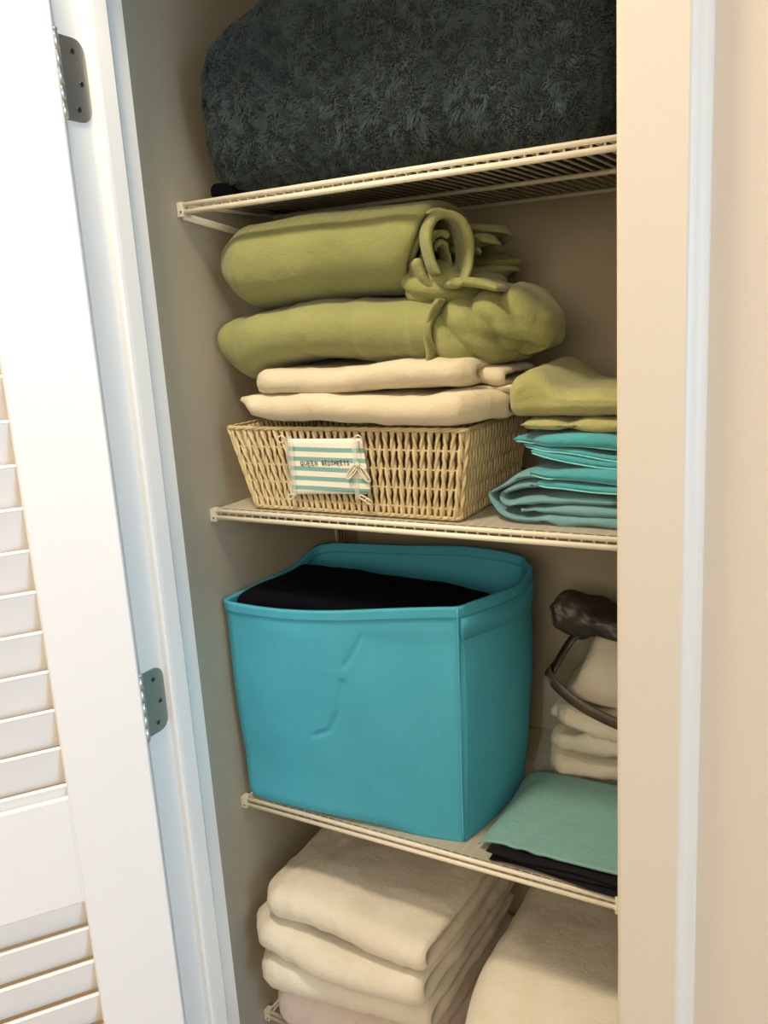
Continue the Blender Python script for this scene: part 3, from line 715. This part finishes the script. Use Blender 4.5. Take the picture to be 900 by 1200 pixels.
# ================================================================ TURQUOISE BIN
def ring_bin(f, off=0.0, n=90):
    """plan outline of the bin at height fraction f (0 base, 1 rim), inset by off"""
    fl_, fr, br, bl = np.array((-.836, .950)), np.array((-.472, .981)), np.array((-.463, 1.225)), np.array((-.834, 1.235))
    tfl, tfr, tbr, tbl = np.array((-.8435, .947)), np.array((-.467, .985)), np.array((-.455, 1.250)), np.array((-.842, 1.215))
    c = [a * (1 - f) + b * f for a, b in ((fl_, tfl), (fr, tfr), (br, tbr), (bl, tbl))]
    B = (.012 + .010 * f, .016 + .012 * math.sin(f * math.pi) + .008 * f, .012, .0)
    r = (.016, .006, .05, .03); P = []
    for k in range(4):
        a, b = c[k], c[(k + 1) % 4]; d = b - a; L = np.linalg.norm(d); d /= L; nn = np.array((d[1], -d[0]))
        for s in np.linspace(r[k] / L, 1 - r[(k + 1) % 4] / L, n):
            P.append(a + d * L * s + nn * (B[k] * 4 * s * (1 - s) - off))
        # round corner to next side
        b2 = c[(k + 2) % 4]; d2 = (b2 - b) / np.linalg.norm(b2 - b); n2 = np.array((d2[1], -d2[0])); R = r[(k + 1) % 4]
        p0, p1 = b - d * R - nn * off, b + d2 * R - n2 * off; pc = b - (nn + n2) * off * 1.0
        for t in (.2, .4, .6, .8): P.append((1 - t) ** 2 * p0 + 2 * t * (1 - t) * pc + t * t * p1)
    return np.array(P)
ZB0, ZB1 = SZ[2] + .0005, -.402
def rim_z(P):
    x, y = P[:, 0], P[:, 1]
    return ZB1 + .0195 * sstep(x, -.84, -.46) * (1 - .6 * sstep(y, 1.0, 1.2)) - .004 * bump1(x, -.68, .12) + .022 * sstep(y, 1.12, 1.23) - .010 * sstep(y, 1.12, 1.22) * sstep(x, -.60, -.46)
bn = thing('storage_bin', 'turquoise fabric storage bin filling the left of the third shelf', 'storage bin', (-.65, 1.09, ZB0))
def shell(f0, f1, nz, o_out, o_in, ztop=None, closed_base=False):
    R1 = []; fs = np.linspace(f0, f1, nz)
    def row(f, off):
        ff = f
        p = ring_bin(min(f, 1), off); z = ZB0 + (rim_z(p) - ZB0) * f
        b = min(1, max(0, (f * .335) / .022)); ins = (1 - math.sqrt(1 - (1 - b) ** 2)) * .016 if closed_base else 0
        if ins:
            cc = p.mean(0); d = p - cc; p = p - d / np.linalg.norm(d, axis=1, keepdims=True) * ins * sstep(-p[:, :1], .52, .62)
        return np.column_stack([p, z])
    rows = [row(f, o_out) for f in fs] + [row(f, o_in) for f in fs[::-1]]
    m = len(rows[0]); V_ = np.vstack(rows); k = len(rows)
    F = [(i * m + j, i * m + (j + 1) % m, (i + 1) * m + (j + 1) % m, (i + 1) * m + j) for i in range(k - 1) for j in range(m)]
    if closed_base:
        F.append(tuple(range(m))[::-1]); F.append(tuple(range((k - 1) * m, k * m)))
    else: F += [((k - 1) * m + j, (k - 1) * m + (j + 1) % m, (j + 1) % m, j) for j in range(m)]
    return V_, F
bv, bf = shell(0, 1, 110, 0, .004, closed_base=True)
def d_bin(P):
    x, y, z = P.T
    o = fbm(P, 7, 111) * .0028
    # a few creases in the front panel
    def crease(pts, w, d):
        r = np.zeros(len(P))
        for (x0, z0), (x1, z1) in zip(pts[:-1], pts[1:]):
            t = np.clip(((x - x0) * (x1 - x0) + (z - z0) * (z1 - z0)) / ((x1 - x0) ** 2 + (z1 - z0) ** 2), 0, 1)
            q = np.hypot(x - x0 - t * (x1 - x0), z - z0 - t * (z1 - z0)); r = np.maximum(r, np.exp(-(q / w) ** 2))
        return -r * d * (y < 1.0)
    o += crease([(-.600, -.425), (-.615, -.452), (-.632, -.478)], .0032, .0030) + crease([(-.636, -.500), (-.645, -.545), (-.665, -.580), (-.690, -.592)], .0032, .0036)
    return o
Nb = normals(bv, [f for f in bf if len(f) == 4]); cb = np.array([-.65, 1.09])
half = len(bv) // 2
sg = np.sign(((bv[:, :2] - cb) * Nb[:, :2]).sum(1)); sg[sg == 0] = 1
dd = d_bin(bv); dd *= sstep(bv[:, 2], ZB0 + .0, ZB0 + .03) * (1 - sstep(bv[:, 2], -.440, -.415))
bv = bv + Nb * (sg * dd)[:, None]
fix_normals(mk('body', bv, bf, M_bin, bn))
hv, hf = shell(.958, 1.002, 6, -.0016, .0052); fix_normals(mk('rim_hem', hv, hf, M_bin, bn))
# seam cord on the front-right corner, hem stitch line and fold band on the right side
def binline(f, i0, i1, off): 
    p = ring_bin(f, off); z = ZB0 + (rim_z(p) - ZB0) * f; return np.column_stack([p, z])[i0:i1]
cornr = [np.r_[ring_bin(f, -.0012)[91], ZB0 + (rim_z(ring_bin(f, 0))[91] - ZB0) * f] for f in np.linspace(.01, .995, 40)]
mk('corner_seam', *tube(cornr, .0016, 7), M_bin, bn)
P1, P2 = binline(.865, 93, 192, -.0018), binline(.955, 93, 192, -.0018)
v = np.vstack([P1, P2, binline(.955, 93, 192, .001), binline(.865, 93, 192, .001)]); k = len(P1)
f = [(r * k + j, r * k + j + 1, ((r + 1) % 4) * k + j + 1, ((r + 1) % 4) * k + j) for r in range(4) for j in range(k - 1)] + [(0, k, 2 * k, 3 * k), (k - 1, 4 * k - 1, 3 * k - 1, 2 * k - 1)]
fix_normals(mk('side_band', v, f, M_bin, bn))
# dark folded cloth inside
def w_nv(P):
    x, y, z = P.T.copy(); t = sstep(z, -.50, -.40)
    y += .042 * np.clip((x + .834) / .36, 0, 1) * (1.150 - y) / .188
    z -= t * (.014 * sstep(x, -.58, -.48) - .014 * 0) ; z += t * .004 * np.sin(x * 14)
    return np.column_stack([x, y, z])
cloth('folded_blanket', rbox(-.834, -.476, .962, 1.150, -.72, -.399, (.018, .02, .016), (70, 40, 50), w_nv, lambda P: fbm(P, 14, 121) * .003), M_navy,
      'near-black navy folded blanket tucked inside the turquoise bin', 'blanket')

# ================================================================ ZIPPED CLEAR BAG OF WHITE LINEN
for i, (z, x0, y0, t_, lb) in enumerate(((-.6965, -.418, 1.188, .0170, 'bottom'), (-.6600, -.414, 1.190, .0170, 'second from bottom'), (-.6220, -.412, 1.186, .0180, 'third from bottom'))):
    cloth('folded_linen', ribbon(fold_c(y0, 1.33, z, t_ * .55), t_ * .54, x0, -.160, 60, 70, 'X', .016,
          lambda P, i=i: P + np.column_stack([0 * P[:, 0], .012 * sstep(-P[:, 0], .39, .42), .0045 * np.sin(P[:, 0] * 22 + i * 2)]), lambda P, i=i: fbm(P, 20, 130 + i, 4) * .006 + .005 * (ridge(P * [1, 1, 1.6], 26, 133 + i) - .4)), M_linen,
          'white folded linen inside the clear bag, %s of the pile' % lb, 'linen')
def w_lt(P):
    x, y, z = P.T.copy(); e = sstep(-x, .345, .405); z = -.60 + (z + .60) * (1 - .78 * e); y += .02 * sstep(z, -.58, -.48); return np.column_stack([x, y, z])
cloth('folded_linen', rbox(-.404, -.162, 1.196, 1.33, -.604, -.497, (.05, .04, .045), (60, 40, 40), w_lt,
      lambda P: fbm(P, 12, 141) * .005 + .0045 * ridge(P * [.6, 1, 2.0], 16, 142)), M_linen, 'plump white linen bulging out of the open top of the clear bag', 'linen')
zb = thing('zipper_bag', 'clear vinyl storage bag with brown trim and raised flap behind the seafoam sheet', 'bag', (-.30, 1.25, SZ[2]))
def w_zb(P):
    x, y, z = P.T.copy(); t = (z + .73) / .14
    x += .022 * np.clip(t, 0, 1) * (x < -.3); y += .012 * bump1(t, .5, .4)
    return np.column_stack([x, y, z])
zv, zf = rbox(-.448, -.156, 1.178, 1.345, SZ[2] + .0008, -.530, (.012, .012, .012), (60, 24, 60), w_zb, lambda P: fbm(P, 20, 151) * .003)
zf = [f for f in zf if zv[list(f), 2].mean() < np.interp(zv[list(f), 0].mean(), [-.413, -.395, -.36, -.31, -.24, -.153], [-.552, -.566, -.588, -.606, -.625, -.632])]
zo = fix_normals(mk('clear_body', zv, zf, M_clear, zb))
trim_pts = [(-.153, 1.180, -.632), (-.24, 1.176, -.625), (-.31, 1.174, -.606), (-.36, 1.174, -.588), (-.395, 1.176, -.566), (-.413, 1.184, -.552), (-.419, 1.20, -.545), (-.412, 1.22, -.545)]
C = spline(trim_pts, 60)
def strap(C, hw, th):
    T = np.gradient(C, axis=0); T /= np.linalg.norm(T, axis=1, keepdims=True)
    out = np.array([-.45, -.9, 0.1]); A = np.cross(T, out); A /= np.linalg.norm(A, axis=1, keepdims=True); B = np.cross(A, T)
    rows = [C + A * hw + B * th, C + A * hw - B * th, C - A * hw - B * th, C - A * hw + B * th]; k = len(C); V_ = np.vstack(rows)
    F = [(r * k + j, r * k + j + 1, ((r + 1) % 4) * k + j + 1, ((r + 1) % 4) * k + j) for r in range(4) for j in range(k - 1)] + [(0, k, 2 * k, 3 * k), (k - 1, 4 * k - 1, 3 * k - 1, 2 * k - 1)]
    return V_, F
fix_normals(mk('zip_trim', *strap(C, .0090, .0010), M_brown2, zb))
C2 = spline([(-.412, 1.195, -.550), (-.405, 1.20, -.535), (-.392, 1.205, -.510), (-.382, 1.21, -.495), (-.37, 1.212, -.485)], 30)
fix_normals(mk('side_strap', *strap(C2, .006, .0012), M_brown, zb))
# raised flap: a curved soft sheet
Pf = []
nu, nv = 40, 24
top = spline([(-.412, 1.20, -.436), (-.398, 1.215, -.418), (-.36, 1.23, -.422), (-.31, 1.24, -.442), (-.25, 1.25, -.46), (-.16, 1.26, -.49)], nu + 1)
bot = spline([(-.415, 1.198, -.440), (-.404, 1.20, -.468), (-.378, 1.205, -.492), (-.352, 1.205, -.480), (-.31, 1.205, -.482), (-.16, 1.205, -.50)], nu + 1)
for i in range(nu + 1):
    for j in range(nv + 1):
        s = j / nv; q = top[i] * (1 - s) + bot[i] * s; q = q + np.array([0, -.018 * math.sin(math.pi * s) * min(1, i / 8), 0]); Pf.append(q)
Pf = np.array(Pf); Pf[:, 1] += fbm(Pf, 34, 161, 4) * .010; Pf[:, 2] += .004 * vnoise(Pf, 40, 165)
Pf[:, 2] -= .007
n1 = len(Pf); B_ = Pf + [0, .003, 0]; F = []
for i in range(nu):
    for j in range(nv):
        a = i * (nv + 1) + j; F += [(a, a + 1, a + nv + 2, a + nv + 1), (n1 + a, n1 + a + nv + 1, n1 + a + nv + 2, n1 + a + 1)]
bd = [j for j in range(nv + 1)] + [(i + 1) * (nv + 1) - 1 for i in range(1, nu + 1)] + [nu * (nv + 1) + j for j in range(nv - 1, -1, -1)] + [i * (nv + 1) for i in range(nu - 1, 0, -1)]
for a, b in zip(bd, bd[1:] + bd[:1]): F.append((a, n1 + a, n1 + b, b))
fix_normals(mk('flap', np.vstack([Pf, B_]), F, M_brown, zb))

# ================================================================ FRONT OF THE THIRD SHELF
bc = thing('folded_cloth', 'black folded cloth on the third shelf edge under the seafoam sheet', 'cloth', (-.30, 1.0, SZ[2]))
for k, (x0, dy) in enumerate(((-.424, .0), (-.421, .004), (-.427, .001))):
    cloth('layer', ribbon([(x0, SZ[2] + .0045 + k * .0060), (-.33, SZ[2] + .0042 + k * .0060), (-.154, SZ[2] + .0042 + k * .0060)], .0028, .955 + dy, 1.12, 30, 50, 'Y', .004,
          lambda P, k=k: P + np.column_stack([0 * P[:, 0], .004 * np.sin(P[:, 0] * 30 + k * 2) - .003 * sstep(P[:, 0], -.40, -.25), .0005 * np.sin(P[:, 0] * 60 + k)]), lambda P, k=k: fbm(P, 26, 170 + k) * .0005), M_black, None, None, None, bc)
nxx, nyy = 90, 60; P = []
for j in range(nyy + 1):
    for i in range(nxx + 1):
        u, v_ = i / nxx, j / nyy
        xl = -.448 + .006 * math.sin(v_ * 3); x = xl + (-.154 - xl) * u
        yf = .962 + .014 * (1 - u) ** 6 + .006 * u; yb_ = 1.165
        y = yf + (yb_ - yf) * v_
        z = SZ[2] + .0262 - .014 * math.exp(-u * 20) + .0030 * v_ + .0008 * u
        P.append((x, y, z))
P = np.array(P)
wr = np.sin((P[:, 0] - .35 * P[:, 1]) * 190 + 3 * vnoise(P, 10, 181)) * .0016 * bump1(P[:, 0], -.375, .035) * bump1(P[:, 1], .99, .05)
P[:, 2] += fbm(P, 9, 182) * .0020 + wr
n1 = len(P); B_ = P - [0, 0, .0035]; F = []
for j in range(nyy):
    for i in range(nxx):
        a = j * (nxx + 1) + i; F += [(a, a + 1, a + nxx + 2, a + nxx + 1), (n1 + a, n1 + a + nxx + 1, n1 + a + nxx + 2, n1 + a + 1)]
bd = list(range(nxx + 1)) + [(j + 1) * (nxx + 1) - 1 for j in range(1, nyy + 1)] + [nyy * (nxx + 1) + i for i in range(nxx - 1, -1, -1)] + [j * (nxx + 1) for j in range(nyy - 1, 0, -1)]
for a, b in zip(bd, bd[1:] + bd[:1]): F.append((a, n1 + a, n1 + b, b))
cloth('folded_sheet', (np.vstack([P, B_]), F), M_sheet, 'pale seafoam folded sheet lying flat to the right of the turquoise bin', 'bed sheet')

# ================================================================ LOWEST SHELF : TOWELS
TW = [(-.8885, .922, -.812, -.504, 0.0), (-.9440, .908, -.832, -.514, .3), (-.9985, .918, -.824, -.510, .1), (-1.0800, .940, -.812, -.520, .2)]
LB = ['white folded towel at the very top of the left towel stack', 'white folded towel second from the top of the left stack', 'white folded towel third from the top of the left stack',
      'greyish white folded towel at the bottom of the left stack']
for i, (zc, y0, x0, x1, ph) in enumerate(TW):
    def w_t(P, i=i, x0=x0, x1=x1, zc=zc):
        x, y, z = P.T.copy(); u = (x - x0) / (x1 - x0)
        z -= .004 * np.sin(u * math.pi) * (i > 0) - (.003 * np.sin(u * 6 + i * 2)) ; y += .030 * sstep(-u, -.16, 0) ** 2 + .008 * np.sin(u * 5 + i * 1.7)
        e = sstep(-u, -.14, 0); z = zc + (z - zc) * (1 - .25 * e)
        x += .10 * (y - y.min()) * (.18 + .1 * math.sin(i * 2))
        return np.column_stack([x, y, z])
    cloth('folded_towel', ribbon(fold_c(y0, 1.25, zc, .0140 if i < 3 else .0265), .0135 if i < 3 else .0255, x0, x1, 80, 90, 'X', .020, w_t,
          lambda P, i=i: fbm(P, 11, 190 + i, 4) * .0050 + vnoise(P, 70, 195 + i) * .0007 + .002 * (ridge(np.column_stack([P[:, 0] * 2 + P[:, 2], P[:, 1], P[:, 2]]), 18, 197 + i) - .5) * sstep(-P[:, 0], .66, .78)), M_white2 if i == 3 else M_white, LB[i], 'towel', 'white towels stacked on the lowest shelf')
def w_p(k):
    def w(P):
        x, y, z = P.T.copy(); t = sstep(z, -1.0 - .06 * k, -.93 - .06 * k)
        z += -.030 * sstep(-y, -1.02, -.90) * t - .012 * sstep(x, -.40, -.16) * 0
        x -= .0
        return np.column_stack([x, y, z])
    return w
cloth('folded_comforter', rbox(-.462, -.162, .875, 1.27, -1.022, -.918, (.045, .09, .045), (70, 60, 30), w_p(0), lambda P: fbm(P, 9, 201) * .0035), M_white,
      'plump white folded comforter to the right of the towel stack', 'bedding')
cloth('folded_comforter', rbox(-.470, -.160, .862, 1.26, -1.133, -1.020, (.045, .07, .045), (60, 50, 26), None, lambda P: fbm(P, 9, 202) * .0035), M_white,
      'white folded comforter underneath the plump one, right of the towel stack', 'bedding')

# ================================================================ ROOM WINDOW (off frame, source of the daylight)
wd = thing('window_1', 'white framed window in the room wall, off to the right', 'window', (1.97, -.25, -.8)); wd['kind'] = 'structure'
mk('window_frame', *joinv([box(1.955, 1.995, -.95, -.90, -.8, .7), box(1.955, 1.995, .40, .45, -.8, .7), box(1.955, 1.995, -.95, .45, -.8, -.75), box(1.955, 1.995, -.95, .45, .65, .7)]), M_trim, wd, False)
lp = thing('ceiling_lamp', 'round white flush ceiling lamp just outside the closet', 'lamp', (-.68, .50, .90))
mk('lamp_base', *tube([(-.68, .50, .90), (-.68, .50, .93)], .15, 32), M_trim, lp)
